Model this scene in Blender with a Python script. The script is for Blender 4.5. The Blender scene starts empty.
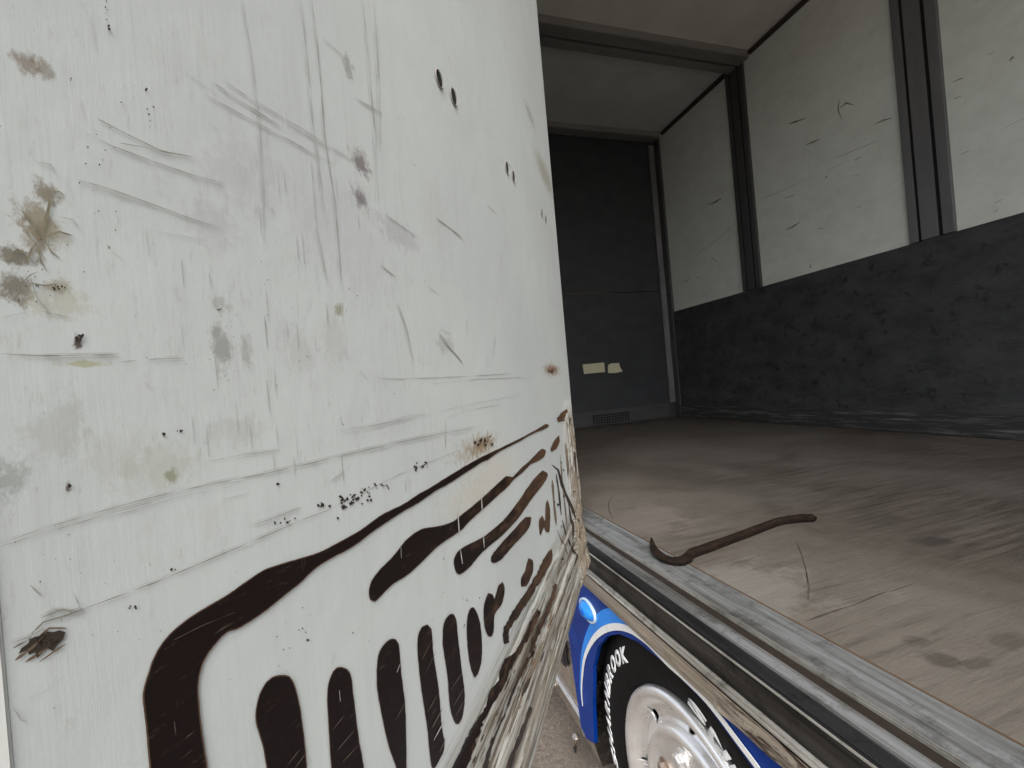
import bpy, bmesh, math, random
from mathutils import Vector, Matrix, noise
random.seed(7)
S = bpy.context.scene
R3 = [[0.9531265534659162, -0.08310169176875326, 0.2909362162113107],
      [-0.28985228629674115, 0.025091107780690097, 0.9567424357886972],
      [-0.08680682695926269, -0.9962251478132386, -0.00017221427264932831]]
F = 438.237
HC = 1.425                      # camera height above the ground
# ------------------------------------------------------------------ camera
cam = bpy.data.objects.new('camera', bpy.data.cameras.new('camera'))
S.collection.objects.link(cam); S.camera = cam
M = Matrix([[R3[i][0], -R3[i][1], -R3[i][2]] for i in range(3)]).to_4x4()
M.translation = (0, 0, HC)
cam.matrix_world = M
cam.data.sensor_width = 36; cam.data.lens = 36 * F / 1024
cam.data.clip_start = 0.01; cam.data.clip_end = 500
# ------------------------------------------------------------------ world, sun, exposure
SUN_EL, SUN_AZ = math.radians(48), math.radians(196)     # azimuth clockwise from +Y
W = bpy.data.worlds.new('World'); S.world = W; W.use_nodes = True
wn = W.node_tree; wn.nodes.clear()
sky = wn.nodes.new('ShaderNodeTexSky'); sky.sky_type = 'NISHITA'; sky.sun_disc = False
sky.sun_elevation = SUN_EL; sky.sun_rotation = SUN_AZ; sky.dust_density = 4; sky.air_density = 1.0
hs = wn.nodes.new('ShaderNodeHueSaturation'); hs.inputs['Saturation'].default_value = 0.34
bg = wn.nodes.new('ShaderNodeBackground'); bg.inputs[1].default_value = 0.15
wo = wn.nodes.new('ShaderNodeOutputWorld')
wn.links.new(sky.outputs[0], hs.inputs['Color']); wn.links.new(hs.outputs[0], bg.inputs[0]); wn.links.new(bg.outputs[0], wo.inputs[0])
sl = bpy.data.lights.new('sun', 'SUN'); sl.energy = 1.2; sl.angle = math.radians(40); sl.color = (1, .985, .96)
sun = bpy.data.objects.new('sun', sl); S.collection.objects.link(sun)
sd = Vector((math.sin(SUN_AZ) * math.cos(SUN_EL), math.cos(SUN_AZ) * math.cos(SUN_EL), math.sin(SUN_EL)))
sun.rotation_euler = sd.to_track_quat('Z', 'Y').to_euler()
S.view_settings.view_transform = 'Standard'; S.view_settings.look = 'None'
S.view_settings.gamma = 1; S.view_settings.exposure = 1.12
S.render.resolution_x = 1024; S.render.resolution_y = 768

# ------------------------------------------------------------------ measuring helpers
def ray(x, y):
    q = (x - 512, y - 384, F)
    return [sum(R3[i][k] * q[k] for k in range(3)) for i in range(3)]
def on(ax, val, x, y):
    r = ray(x, y); s = val / r[ax]
    return Vector((r[0] * s, r[1] * s, r[2] * s))
TH = .58047; HX, HY = .4913, 1.0837
NX, NY = math.cos(TH), -math.sin(TH); DX, DY = -math.sin(TH), -math.cos(TH)
def door(x, y):
    r = ray(x, y); s = (HX * NX + HY * NY) / (r[0] * NX + r[1] * NY)
    return (r[0] * s - HX) * DX + (r[1] * s - HY) * DY, r[2] * s
# ------------------------------------------------------------------ material helpers
class N:
    def __init__(s, name, rough=.6, metal=0., spec=.4):
        s.m = bpy.data.materials.new(name); s.m.use_nodes = True; s.t = s.m.node_tree
        s.b = s.t.nodes['Principled BSDF']; s.b.inputs['Roughness'].default_value = rough
        s.b.inputs['Metallic'].default_value = metal; s.b.inputs['Specular IOR Level'].default_value = spec
        s.tc = s.t.nodes.new('ShaderNodeTexCoord').outputs['Object']
    def _set(s, sock, v):
        if hasattr(v, 'is_output'): s.t.links.new(v, sock)
        else: sock.default_value = v
    def map(s, scale=(1, 1, 1), rot=(0, 0, 0), loc=(0, 0, 0), vec=None):
        n = s.t.nodes.new('ShaderNodeMapping'); s.t.links.new(vec or s.tc, n.inputs[0])
        n.inputs['Scale'].default_value = scale; n.inputs['Rotation'].default_value = rot; n.inputs['Location'].default_value = loc
        return n.outputs[0]
    def noise(s, sc, vec=None, detail=4, rough=.6, dist=0):
        n = s.t.nodes.new('ShaderNodeTexNoise'); s.t.links.new(vec or s.tc, n.inputs['Vector'])
        n.inputs['Scale'].default_value = sc; n.inputs['Detail'].default_value = detail
        n.inputs['Roughness'].default_value = rough; n.inputs['Distortion'].default_value = dist
        return n.outputs[0]
    def ramp(s, v, a, b, ca=0., cb=1.):
        n = s.t.nodes.new('ShaderNodeMapRange'); s._set(n.inputs[0], v)
        for i, q in ((1, a), (2, b), (3, ca), (4, cb)): n.inputs[i].default_value = q
        return n.outputs[0]
    def math(s, op, a, b=0.):
        n = s.t.nodes.new('ShaderNodeMath'); n.operation = op; s._set(n.inputs[0], a); s._set(n.inputs[1], b)
        return n.outputs[0]
    def mix(s, f, a, b):
        n = s.t.nodes.new('ShaderNodeMix'); n.data_type = 'RGBA'
        s._set(n.inputs[0], f)
        for i, q in ((6, a), (7, b)):
            if isinstance(q, tuple): q = (*q, 1)
            s._set(n.inputs[i], q)
        return n.outputs[2]
    def sep(s, vec=None):
        n = s.t.nodes.new('ShaderNodeSeparateXYZ'); s.t.links.new(vec or s.tc, n.inputs[0]); return n.outputs
    def spot(s, c, r, jit):                      # soft ragged blotch: 1 in the middle, 0 outside
        n = s.t.nodes.new('ShaderNodeVectorMath'); n.operation = 'SUBTRACT'; s.t.links.new(s.tc, n.inputs[0]); n.inputs[1].default_value = c
        k = s.t.nodes.new('ShaderNodeVectorMath'); k.operation = 'MULTIPLY'; s.t.links.new(n.outputs[0], k.inputs[0])
        k.inputs[1].default_value = tuple(1 / q for q in r)
        l = s.t.nodes.new('ShaderNodeVectorMath'); l.operation = 'LENGTH'; s.t.links.new(k.outputs[0], l.inputs[0])
        d = s.math('ADD', l.outputs['Value'], s.math('MULTIPLY', s.math('SUBTRACT', jit, .5), 4.2))
        return s.ramp(d, .45, 1.0, 1., 0.)
    def col(s, v): s._set(s.b.inputs['Base Color'], (*v, 1) if isinstance(v, tuple) else v); return s
    def rough(s, v): s._set(s.b.inputs['Roughness'], v); return s
    def bump(s, h, st=.3, dist=.002):
        n = s.t.nodes.new('ShaderNodeBump'); s.t.links.new(h, n.inputs['Height'])
        n.inputs['Strength'].default_value = st; n.inputs['Distance'].default_value = dist
        s.t.links.new(n.outputs[0], s.b.inputs['Normal']); return s
def simple(name, c, rough=.6, metal=0, var=.25, sc=30, stretch=(1, 1, 1), bump=.15, dirt=None):
    n = N(name, rough, metal); v = n.map(stretch)
    f = n.ramp(n.noise(sc, v, 6, .65), .3, .7)
    c2 = dirt or tuple(q * (1 - var) for q in c)
    n.col(n.mix(f, c2, c)); n.bump(n.noise(sc * 3, v, 5), bump, .001)
    n.rough(n.ramp(n.noise(sc * .7, v), .3, .7, rough * .8, min(1, rough * 1.25)))
    return n.m
# ------------------------------------------------------------------ object helpers
TRUCK_LOC = Vector((.54, 1.0, 0))
def obj(name, bm, mats, parent=None, world=True, smooth=False):
    me = bpy.data.meshes.new(name); bmesh.ops.recalc_face_normals(bm, faces=bm.faces); bm.to_mesh(me); bm.free()
    o = bpy.data.objects.new(name, me); S.collection.objects.link(o)
    for m in (mats if isinstance(mats, (list, tuple)) else [mats]): me.materials.append(m)
    if smooth:
        for p in me.polygons: p.use_smooth = True
    if parent:
        o.parent = parent
        if world: o.matrix_parent_inverse = WM[parent].inverted()
    WM[o] = Matrix.Identity(4) if world else (WM[parent].copy() if parent else Matrix.Identity(4))
    return o
WM = {}
def box(bm, x0, x1, y0, y1, z0, z1, bev=0., mat=0):       # z relative to the camera height
    r = bmesh.ops.create_cube(bm, size=1)
    for v in r['verts']:
        v.co = Vector(((x0 + x1) / 2 + v.co.x * (x1 - x0), (y0 + y1) / 2 + v.co.y * (y1 - y0), (z0 + z1) / 2 + v.co.z * (z1 - z0) + HC))
    fs = {f for v in r['verts'] for f in v.link_faces}
    for f in fs: f.material_index = mat
    if bev:
        es = {e for v in r['verts'] for e in v.link_edges}
        bmesh.ops.bevel(bm, geom=list(es), offset=bev, segments=2, affect='EDGES')
def boxo(name, mat, parent, *a, bev=.002):
    bm = bmesh.new(); box(bm, *a, bev=bev); return obj(name, bm, mat, parent)
def lathe(prof, cx, cy, cz, seg=96, a0=0., a1=2 * math.pi):
    """prof: (x offset, radius); axis along X"""
    bm = bmesh.new(); rings = []
    full = abs(a1 - a0 - 2 * math.pi) < 1e-6
    n = seg if full else seg + 1
    for (x, r) in prof:
        rings.append([bm.verts.new((cx + x, cy - r * math.sin(a0 + (a1 - a0) * k / seg), cz + HC + r * math.cos(a0 + (a1 - a0) * k / seg))) for k in range(n)])
    for a, b in zip(rings, rings[1:]):
        for k in range(seg):
            k2 = (k + 1) % n
            bm.faces.new((a[k], a[k2], b[k2], b[k]))
    return bm
def empty(name, loc):
    o = bpy.data.objects.new(name, None); S.collection.objects.link(o); o.location = loc; o.empty_display_size = .2
    WM[o] = Matrix.Translation(loc); return o
def extrude_poly(pts, off, th):
    """closed polygon of 3D points extruded by vector th"""
    bm = bmesh.new(); a = [bm.verts.new(Vector(p) + off) for p in pts]; b = [bm.verts.new(Vector(p) + off + th) for p in pts]
    n = len(pts)
    for k in range(n): bm.faces.new((a[k], a[(k + 1) % n], b[(k + 1) % n], b[k]))
    f1 = bm.faces.new(a); f2 = bm.faces.new(b); bm.normal_update()
    bmesh.ops.triangulate(bm, faces=[f1, f2], ngon_method='EAR_CLIP')
    return bm

# ------------------------------------------------------------------ ground
g = N('ground', .9)
nb = g.noise(2.2, None, 5); nf = g.noise(55, None, 8, .75); ng = g.noise(160, None, 4, .7)
c = g.mix(g.ramp(nf, .35, .65), (.05, .038, .030), (.25, .205, .165))
c = g.mix(g.ramp(nb, .42, .65), c, (.14, .115, .09))
c = g.mix(g.ramp(ng, .60, .68), c, (.55, .5, .44))
g.col(c).bump(nf, .7, .006)
bm = bmesh.new()
bmesh.ops.create_grid(bm, x_segments=2, y_segments=2, size=150)
o = obj('ground', bm, g.m); o['kind'] = 'structure'

truck = empty('horsebox_truck', TRUCK_LOC)
truck['label'] = 'old box truck with battered white side door, worn wooden load floor and blue wheel arch'
truck['category'] = 'truck'

# ------------------------------------------------------------------ interior materials
ZF = -.505; ZK = .614; XW = 3.052; YH = 4.02; XO = .54
fl = N('load floor', .62)
st = fl.map((3.0, 44, 1), (0, 0, -.08)); s1 = fl.noise(1.3, st, 8, .7, .6)
patch = fl.noise(1.7, None, 5, .6, .5); fine = fl.noise(60, fl.map((1, 3, 1)), 6, .7)
c = fl.mix(fl.ramp(s1, .36, .66), (.040, .033, .027), (.118, .102, .087))
c = fl.mix(fl.ramp(patch, .42, .68, 0, .75), c, (.125, .114, .10))
c = fl.mix(fl.ramp(fine, .52, .70, 0, .6), c, (.07, .06, .052))
c = fl.mix(fl.ramp(fl.noise(4.5, fl.map((1, 1, 1), (0, 0, 0), (4, 2, 0)), 7, .7), .62, .8, 0, .3), c, (.055, .05, .046))
# paler zone along the sill, fading inwards, and individual dark blotches
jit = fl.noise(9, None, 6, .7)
sill_pale = fl.spot((.72, 1.0, HC + ZF), (.62, 2.0, 1), fl.math('ADD', fl.math('MULTIPLY', jit, .4), fl.math('MULTIPLY', s1, .6)))
c = fl.mix(fl.math('MULTIPLY', fl.math('MULTIPLY', sill_pale, fl.ramp(s1, .30, .62, .35, 1)), .75), c, (.150, .134, .114))
for (x, y, ra, rb, cc, k) in ((945, 662, .028, .024, (.04, .033, .027), .65), (975, 664, .03, .009, (.05, .04, .033), .5),
                        (915, 640, .02, .015, (.05, .04, .035), .5), (1005, 640, .05, .02, (.05, .04, .035), .5),
                        (935, 540, .07, .035, (.035, .03, .028), .7), (880, 520, .08, .05, (.05, .045, .04), .5), (750, 590, .22, .16, (.20, .19, .17), .55), (640, 520, .2, .2, (.20, .175, .155), .4)):
    p = on(2, ZF, x, y)
    c = fl.mix(fl.math('MULTIPLY', fl.spot((p.x, p.y, HC + ZF), (ra, rb, 1), jit), k), c, cc)
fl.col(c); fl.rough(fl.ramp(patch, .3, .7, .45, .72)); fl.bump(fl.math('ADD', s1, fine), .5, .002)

wp = N('upper wall panel', .5)
d1 = wp.noise(7, wp.map((1, 1, 1.4)), 7, .7); st = wp.noise(6, wp.map((1, 3, 9), (.5, 0, 0)), 7, .75)
c = wp.mix(wp.ramp(d1, .35, .7), (.70, .73, .685), (.60, .62, .575))
c = wp.mix(wp.ramp(st, .64, .74, 0, .45), c, (.16, .15, .12))
c = wp.mix(wp.ramp(wp.noise(26, wp.map((1, 2, 5), (.6, 0, 0)), 5, .6), .70, .74, 0, .7), c, (.09, .085, .07))
c = wp.mix(wp.ramp(wp.noise(16, wp.map((1, 1, 1), (0, 0, 0), (0, 3, 5)), 5, .6), .715, .74, 0, .8), c, (.10, .09, .07))
wp.col(c).bump(d1, .1, .002)

kp = N('kick panel', .68)
k1 = kp.noise(5, kp.map((1, 1, 1.8)), 7, .7); k2 = kp.noise(9, kp.map((1, 1.2, 12)), 6, .7)
k3 = kp.noise(14, kp.map((1, 1, 1), (0, 0, 0), (1, 5, 2)), 5, .7)
c = kp.mix(kp.ramp(k1, .35, .68), (.028, .030, .033), (.062, .064, .067))
c = kp.mix(kp.ramp(k3, .57, .66, 0, .85), c, (.014, .014, .014))
c = kp.mix(kp.ramp(k2, .60, .75, 0, .5), c, (.13, .13, .125))
sx = kp.sep(); low = kp.ramp(sx[2], HC + ZF, HC + ZF + .55, 1, 0)
c = kp.mix(kp.math('MULTIPLY', kp.ramp(kp.noise(11, kp.map((1, .5, 3.2), (.03, 0, 0)), 8, .8), .55, .72, 0, .7), low), c, (.15, .15, .145))
kp.col(c).bump(k1, .3, .004)

hb = simple('headboard panel', (.038, .041, .046), .55, 0, .35, 5, (1, 1, 1.5), .1)
post_m = simple('post steel', (.175, .175, .18), .5, .2, .25, 9, (1, 1, .25), .08)
post_d = simple('post dark', (.08, .08, .082), .55, .1, .35, 9, (1, 1, .3), .1)
strip_m = simple('corner strip', (.27, .27, .28), .42, .3, .5, 6, (1, 1, .5), .08)
ceil_m = simple('ceiling panel', (.74, .715, .67), .6, 0, .18, 3, (1, 1, 1), .06)
ceil_d = simple('ceiling panel front', (.66, .67, .65), .6, 0, .2, 3, (1, 1, 1), .06)
beam_m = simple('roof beam', (.27, .26, .245), .5, .2, .25, 12, (.2, 1, 1), .08)
black_m = simple('black gap', (.008, .008, .008), .8)
white_m = simple('body white', (.62, .64, .61), .4, 0, .1, 6)

# ------------------------------------------------------------------ floor, walls, roof
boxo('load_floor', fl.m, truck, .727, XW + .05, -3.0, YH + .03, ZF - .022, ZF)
def rline(x0, y0, z0):  pass
# far side wall
boxo('wall_panel', wp.m, truck, XW + .012, XW + .05, -3.0, 1.554, ZK - .02, 2.52)
boxo('wall_panel', wp.m, truck, XW + .012, XW + .05, 1.765, 2.815, ZK - .02, 2.52)
boxo('wall_panel', wp.m, truck, XW + .012, XW + .05, 2.997, 3.97, ZK - .02, 2.52)
o = boxo('kick_panel', kp.m, truck, XW - .002, XW + .030, -3.0, YH - .03, ZF + .002, ZK, bev=.003)
sk = N('skirting', .6, 0)
s1 = sk.noise(8, sk.map((1, .6, 10), (.05, 0, 0)), 8, .75)
c = sk.mix(sk.ramp(s1, .50, .74), (.034, .035, .035), (.20, .20, .195)); sk.col(c).bump(s1, .3, .003)
bm = bmesh.new(); box(bm, XW - .012, XW - .004, -3.0, YH - .03, ZF + .002, ZF + .13, .002)
for y in (3.4, 2.6, 1.8, 1.0): box(bm, XW - .014, XW - .011, y, y + .03, ZF + .05, ZF + .08, .001)
obj('skirting', bm, sk.m, truck)
# posts
def hat_post(y0, y1, m, md, z0=ZK + .002):
    w = y1 - y0; bm = bmesh.new()
    box(bm, XW + .004, XW + .03, y0, y1, z0, 2.5, .002, 0)
    box(bm, XW - .010, XW + .006, y0 + w * .0, y0 + w * .24, z0, 2.5, .002, 0)
    box(bm, XW - .010, XW + .006, y0 + w * .34, y0 + w * .72, z0, 2.5, .003, 0)
    box(bm, XW - .010, XW + .006, y0 + w * .80, y1, z0, 2.5, .002, 0)
    box(bm, XW + .0, XW + .0055, y0 + w * .24, y0 + w * .34, z0, 2.5, 0, 1)
    box(bm, XW + .0, XW + .0055, y0 + w * .72, y0 + w * .80, z0, 2.5, 0, 1)
    return obj('wall_post', bm, [m, md], truck)
hat_post(1.554, 1.765, post_m, black_m)
hat_post(2.815, 2.997, post_d, black_m)
hat_post(-.9, -.7, post_m, black_m)
boxo('corner_post', post_d, truck, XW - .015, XW + .05, 3.935, YH + .02, ZF + .003, 2.5, bev=.004)
boxo('corner_strip', strip_m, truck, XW - .085, XW - .018, YH - .022, YH - .001, ZF + .16, 2.42, bev=.006)
# headboard
boxo('headboard', hb, truck, .6, XW + .05, YH + .004, YH + .05, .856, 2.52)
boxo('headboard', hb, truck, .6, XW + .05, YH, YH + .05, ZF + .003, .850)
hs_ = bmesh.new(); box(hs_, .9, XW - .10, YH - .007, YH - .0005, ZF + .004, ZF + .155, .002)
hskirt = obj('headboard_skirting', hs_, strip_m if False else simple('headboard skirting', (.085, .085, .087), .5, .4, .3, 7, (.3, 1, 1)), truck)
# seam lip with a torn brown edge
bm = bmesh.new(); box(bm, 1.2, 2.35, YH - .004, YH + .002, .846, .858, .001); obj('seam_trim', bm, simple('seam', (.10, .07, .045), .7), truck)
# vent grille with real openings
bm = bmesh.new()
vx0, vx1, vz0, vz1 = 2.035, 2.46, -.485, -.385
nx, nz = 14, 4
for i in range(nx + 1):
    x = vx0 + (vx1 - vx0) * i / nx; box(bm, x - .003, x + .003, YH - .013, YH - .009, vz0, vz1, 0)
for j in range(nz + 1):
    z = vz0 + (vz1 - vz0) * j / nz; box(bm, vx0, vx1, YH - .0125, YH - .0085, z - .003, z + .003, 0)
v = obj('vent_grille', bm, simple('vent metal', (.12, .12, .12), .4, .6), truck)
bm = bmesh.new(); box(bm, vx0, vx1, YH - .0085, YH - .0072, vz0, vz1, 0); obj('vent_opening', bm, black_m, v)
# tape patches on the headboard
tape = simple('tape', (.62, .60, .42), .7, 0, .25, 60)
for pts in (((582.5, 364.5), (604, 362.5), (605, 372), (584, 374)), ((608, 365), (611, 363.5), (619, 363), (620, 367), (622.5, 371.5), (615, 373), (608, 373))):
    P = [on(1, YH - .0005, x, y) + Vector((0, 0, HC)) for x, y in pts]
    obj('tape_patch', extrude_poly(P, Vector((0, 0, 0)), Vector((0, -.0015, 0))), tape, truck)
# ceiling
ZR = 2.50
boxo('ceiling_panel', ceil_m, truck, .56, XW + .05, -3.0, 2.745, ZR, ZR + .03)
boxo('ceiling_panel', ceil_d, truck, .56, XW + .05, 2.955, 3.95, ZR, ZR + .03)
bm = bmesh.new()
def beam(bm, y0, y1, x1=XW + .0):
    w = y1 - y0
    box(bm, .56, x1, y0, y0 + w * .50, ZR - .055, ZR + .02, .004)
    box(bm, .56, x1, y0 + w * .50 + .002, y0 + w * .62, ZR - .035, ZR + .019, .002, 1)
    box(bm, .56, x1, y0 + w * .62 + .002, y1, ZR - .052, ZR + .02, .004)
beam(bm, 2.745, 2.955); obj('roof_beam', bm, [beam_m, black_m], truck)
bm = bmesh.new(); beam(bm, 3.88, 4.01, XW - .02); obj('roof_beam', bm, [beam_m, black_m], truck)
bm = bmesh.new(); box(bm, XW - .012, XW + .03, -3.0, 2.745, ZR - .035, ZR - .002, .004); box(bm, XW - .012, XW + .03, 2.955, 3.88, ZR - .035, ZR - .002, .004)
obj('cove_trim', bm, simple('cove trim', (.05, .038, .032), .6), truck)
# roof skin, near side wall; rear left open, side opening lengthened for interior light
boxo('roof', white_m, truck, .52, XW + .07, -3.05, YH + .09, ZR + .035, ZR + .07, bev=.006)
boxo('side_panel', white_m, truck, XO + .004, .60, 1.345, YH + .08, ZF - .10, ZR + .034, bev=.004)
boxo('side_panel', white_m, truck, XO + .004, .60, -3.0, -2.75, ZF - .10, ZR + .034, bev=.004)
boxo('rear_bumper', white_m, truck, .602, XW + .05, -3.05, -3.003, ZF - .10, ZF, bev=.004)
boxo('door_header', white_m, truck, XO + .004, .60, -2.748, 1.343, 2.36, ZR + .034, bev=.004)
boxo('outer_side_panel', white_m, truck, XW + .052, XW + .07, -3.0, YH + .08, ZF - .1, ZR + .034, bev=.004)
boxo('front_panel', white_m, truck, .602, XW + .05, YH + .052, YH + .08, ZF - .1, ZR + .034, bev=.004)
# ------------------------------------------------------------------ door sill
SY0, SY1 = -1.745, 1.343
def worn(name, ca, cb, rough, metal, stretch=(30, 1.2, 30), lo=.38, hi=.66):
    n = N(name, rough, metal, .12 if max(cb) < .1 else .4); v = n.map(stretch); a = n.noise(1.6, v, 8, .72); b = n.noise(18, None, 6, .7)
    c = n.mix(n.ramp(a, lo, hi), ca, cb); c = n.mix(n.ramp(b, .52, .68, 0, .75), c, tuple(q * .45 for q in ca))
    n.col(c).bump(a, .25, .0012); n.rough(n.ramp(b, .3, .7, rough * .75, rough * 1.3)); return n.m
alu = worn('sill aluminium', (.095, .092, .085), (.30, .315, .325), .5, .35)
boxo('sill_plate', alu, truck, .634, .724, SY0, YH, ZF - .02, ZF + .003, bev=.0015)
boxo('joint_strip', simple('rusty joint', (.13, .085, .05), .8, 0, .5, 40, (1, .3, 1)), truck, .7232, .7275, SY0, YH, ZF - .02, ZF + .0038, bev=.0006)
alub = worn('sill lip', (.22, .21, .19), (.50, .50, .47), .4, .35)
boxo('sill_lip', alub, truck, .6295, .6335, SY0, YH, ZF - .02, ZF + .0065, bev=.003)
boxo('groove', simple('groove dirt', (.022, .014, .009), .85, 0, .5, 40), truck, .609, .629, SY0, YH, ZF - .03, ZF - .001, bev=.0005)
boxo('sill_strip', alu, truck, .578, .6085, SY0, SY1, ZF - .03, ZF + .002, bev=.002)
rubber = worn('rubber seal', (.010, .010, .011), (.026, .026, .027), .55, 0)
bm = bmesh.new(); box(bm, .5445, .577, SY0, SY1, ZF - .012, ZF + .001, .003)
obj('rubber_seal', bm, rubber, truck)
boxo('edge_highlight', alub, truck, .5400, .5435, SY0, SY1, ZF - .005, ZF - .001, bev=.0010)  # bright strip standing in for the highlight along the sill edge
face = worn('sill face', (.016, .015, .014), (.075, .072, .066), .42, .3, (30, 1.0, 22), .42, .72)
boxo('sill_face', face, truck, XO - .0005, XO + .012, SY0, SY1, ZF - .052, ZF - .0055, bev=.001)
# lower rail with a rounded bright top edge and splintered tan face
railm = N('lower rail', .6)
v = railm.map((20, 1.6, 26)); a = railm.noise(1.8, v, 8, .75, .8); b = railm.noise(7, railm.map((1, .5, 1)), 6, .7)
c = railm.mix(railm.ramp(a, .36, .64), (.13, .10, .075), (.34, .30, .245))
sp = railm.sep(); rear = railm.ramp(sp[1], .72, .60)
c = railm.mix(railm.math('MULTIPLY', railm.ramp(railm.noise(2.6, railm.map((20, 2.4, 20)), 8, .75, 1.2), .50, .56), rear), c, (.035, .022, .015))
c = railm.mix(railm.ramp(railm.noise(30, v, 4), .62, .7, 0, .5), c, (.06, .04, .03))
railm.col(c).bump(a, .7, .003)
boxo('rail_edge', alub, truck, XO - .012, XO + .012, SY0, SY1, ZF - .066, ZF - .053, bev=.005)
bm = bmesh.new()
ys = [SY0 + (SY1 - SY0) * i / 420 for i in range(421)]
prof = [(XO - .010, ZF - .0665), (XO - .010, ZF - .082), (XO - .010, ZF - .097), (XO - .008, ZF - .108), (XO - .001, ZF - .112), (XO + .012, ZF - .112)]
rows = []
for y in ys:
    row = []
    for k, (x, z) in enumerate(prof):
        w = (1 if y < .66 else .15) * (1 if 0 < k < 5 else 0)
        dx = w * .006 * noise.noise(Vector((k * .9, y * 9, 2))); dz = w * .006 * noise.noise(Vector((k * .7, y * 14, 9)))
        row.append(bm.verts.new((x - dx, y, z + HC + dz)))
    rows.append(row)
for a, b in zip(rows, rows[1:]):
    for k in range(len(prof) - 1): bm.faces.new((a[k], a[k + 1], b[k + 1], b[k]))
obj('lower_rail', bm, railm.m, truck)

# floor wear: thin cracks and marks (part of the floor surface)
crack = simple('floor crack', (.055, .045, .038), .8)
crackd = simple('floor grime', (.085, .07, .058), .8)
SC = .62
def ribbon_bm(bm, pts, w, conv, mat=0, taper=True):
    """pixel polyline -> thin strip on a surface (conv maps a pixel to a point)"""
    n = len(pts)
    if n < 2: return
    # resample
    q = []
    for a, b in zip(pts, pts[1:]):
        L = math.dist(a, b); k = max(1, int(L / 6))
        for i in range(k): q.append((a[0] + (b[0] - a[0]) * i / k, a[1] + (b[1] - a[1]) * i / k))
    q.append(pts[-1]); n = len(q); prev = None; sd_ = random.random() * 90
    for i, (x, y) in enumerate(q):
        a = q[max(0, i - 1)]; b = q[min(n - 1, i + 1)]
        L = math.dist(a, b) or 1; nx, ny = -(b[1] - a[1]) / L, (b[0] - a[0]) / L
        t = i / (n - 1); ww = w * SC * .5 * (1 if not taper else min(1, .3 + 5 * min(t, 1 - t))) * (.65 + .6 * random.random()) * max(.12, min(1, .75 + 1.5 * noise.noise(Vector((i * .33, sd_, 0)))) if n > 9 else 1)
        e = (bm.verts.new(conv(x + nx * ww, y + ny * ww)), bm.verts.new(conv(x - nx * ww, y - ny * ww)))
        if prev:
            f = bm.faces.new((prev[0], prev[1], e[1], e[0])); f.material_index = mat
        prev = e
fc = lambda x, y: on(2, ZF + .0006, x, y) + Vector((0, 0, HC))
for a, w, m in (([(796, 541), (802, 556), (806, 570), (808, 584)], 2.2, crack), ([(806, 572), (809, 586), (808, 600)], 4, crackd), ([(806, 621), (830, 612.5), (856, 604), (887, 591)], 3.0, crack),
                ([(614, 494), (608.5, 502), (609, 511), (614, 520)], 1.6, crack), ([(890, 592), (915, 583)], 1.5, crackd)):
    bm = bmesh.new(); ribbon_bm(bm, a, w, fc, 0); obj('floor_crack', bm, m, truck)
# wall scuffs
wsm = simple('wall scuff', (.25, .245, .21), .8); wsl = simple('wall scratch', (.36, .355, .31), .7)
wc = lambda x, y: on(0, XW + .0113, x, y) + Vector((0, 0, HC))
for a in ([(840, 108), (846, 103), (854, 105)], [(875, 124), (884, 120), (892, 118)], [(789, 124), (806, 118)], [(839, 100), (838, 110), (842, 120)], [(806, 145), (820, 139)],
          [(786, 230), (794, 226), (800, 222)], [(818, 229), (823, 228)], [(953, 82), (960, 79), (964, 78)], [(954, 99), (961, 96)], [(961, 154), (969, 151)], [(995, 203), (1003, 199)],
          [(994, 213), (998, 209)], [(857, 207), (861, 207)], [(988, 55), (994, 52)], [(710, 205), (722, 198)], [(706, 204), (716, 202)], [(684, 282), (690, 279)], [(696, 278), (700, 277)],
          [(712, 258), (718, 262)], [(830, 160), (880, 140)], [(760, 200), (850, 160)], [(690, 260), (735, 225)], [(1000, 130), (1024, 118)], [(855, 160), (860, 157)], [(854, 176), (860, 174)], [(785, 198), (794, 195)]):
    bm = bmesh.new(); sh = math.dist(a[0], a[-1]) < 25
    ribbon_bm(bm, a, 2.8 if sh else .8, wc, 0); obj('scuff_mark', bm, wsm if sh else wsl, truck)

# ------------------------------------------------------------------ wheel
CY, CZ, RT = .80, -.99, .435
tyre_m = N('tyre rubber', .6, 0, .12); t1 = tyre_m.noise(40, None, 5)
tyre_m.col(tyre_m.mix(tyre_m.ramp(t1, .3, .7), (.004, .004, .004), (.009, .0085, .009))).bump(t1, .1, .001)
TP = [(.120, .235), (.03, .262), (.012, .268), (.007, .285), (.001, .32), (.0, .35), (.004, .39), (.014, .42), (.03, .433), (.05, RT), (.22, RT), (.25, .42), (.262, .35), (.25, .27)]
def txo(r):
    for (x0, r0), (x1, r1) in zip(TP[1:], TP[2:]):
        if r0 <= r <= r1: return x0 + (x1 - x0) * (r - r0) / (r1 - r0)
    return 0
XT = .562
wheel = obj('wheel', lathe([(x, r) for x, r in ((.20, .2), (.22, .2), (.22, .24), (.20, .24), (.20, .2))], XT, CY, CZ), simple('wheel back', (.02, .02, .02), .7), truck, smooth=False)
tyre = obj('tyre', lathe(TP, XT, CY, CZ, 128), tyre_m.m, wheel, smooth=True)
rimm = N('polished rim', .3, .82); r1 = rimm.noise(9, None, 4); rimm.col(rimm.mix(rimm.ramp(r1, .3, .7), (.93, .93, .93), (.75, .74, .72)))
rimm.rough(rimm.ramp(rimm.noise(25), .3, .7, .24, .42))
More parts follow.
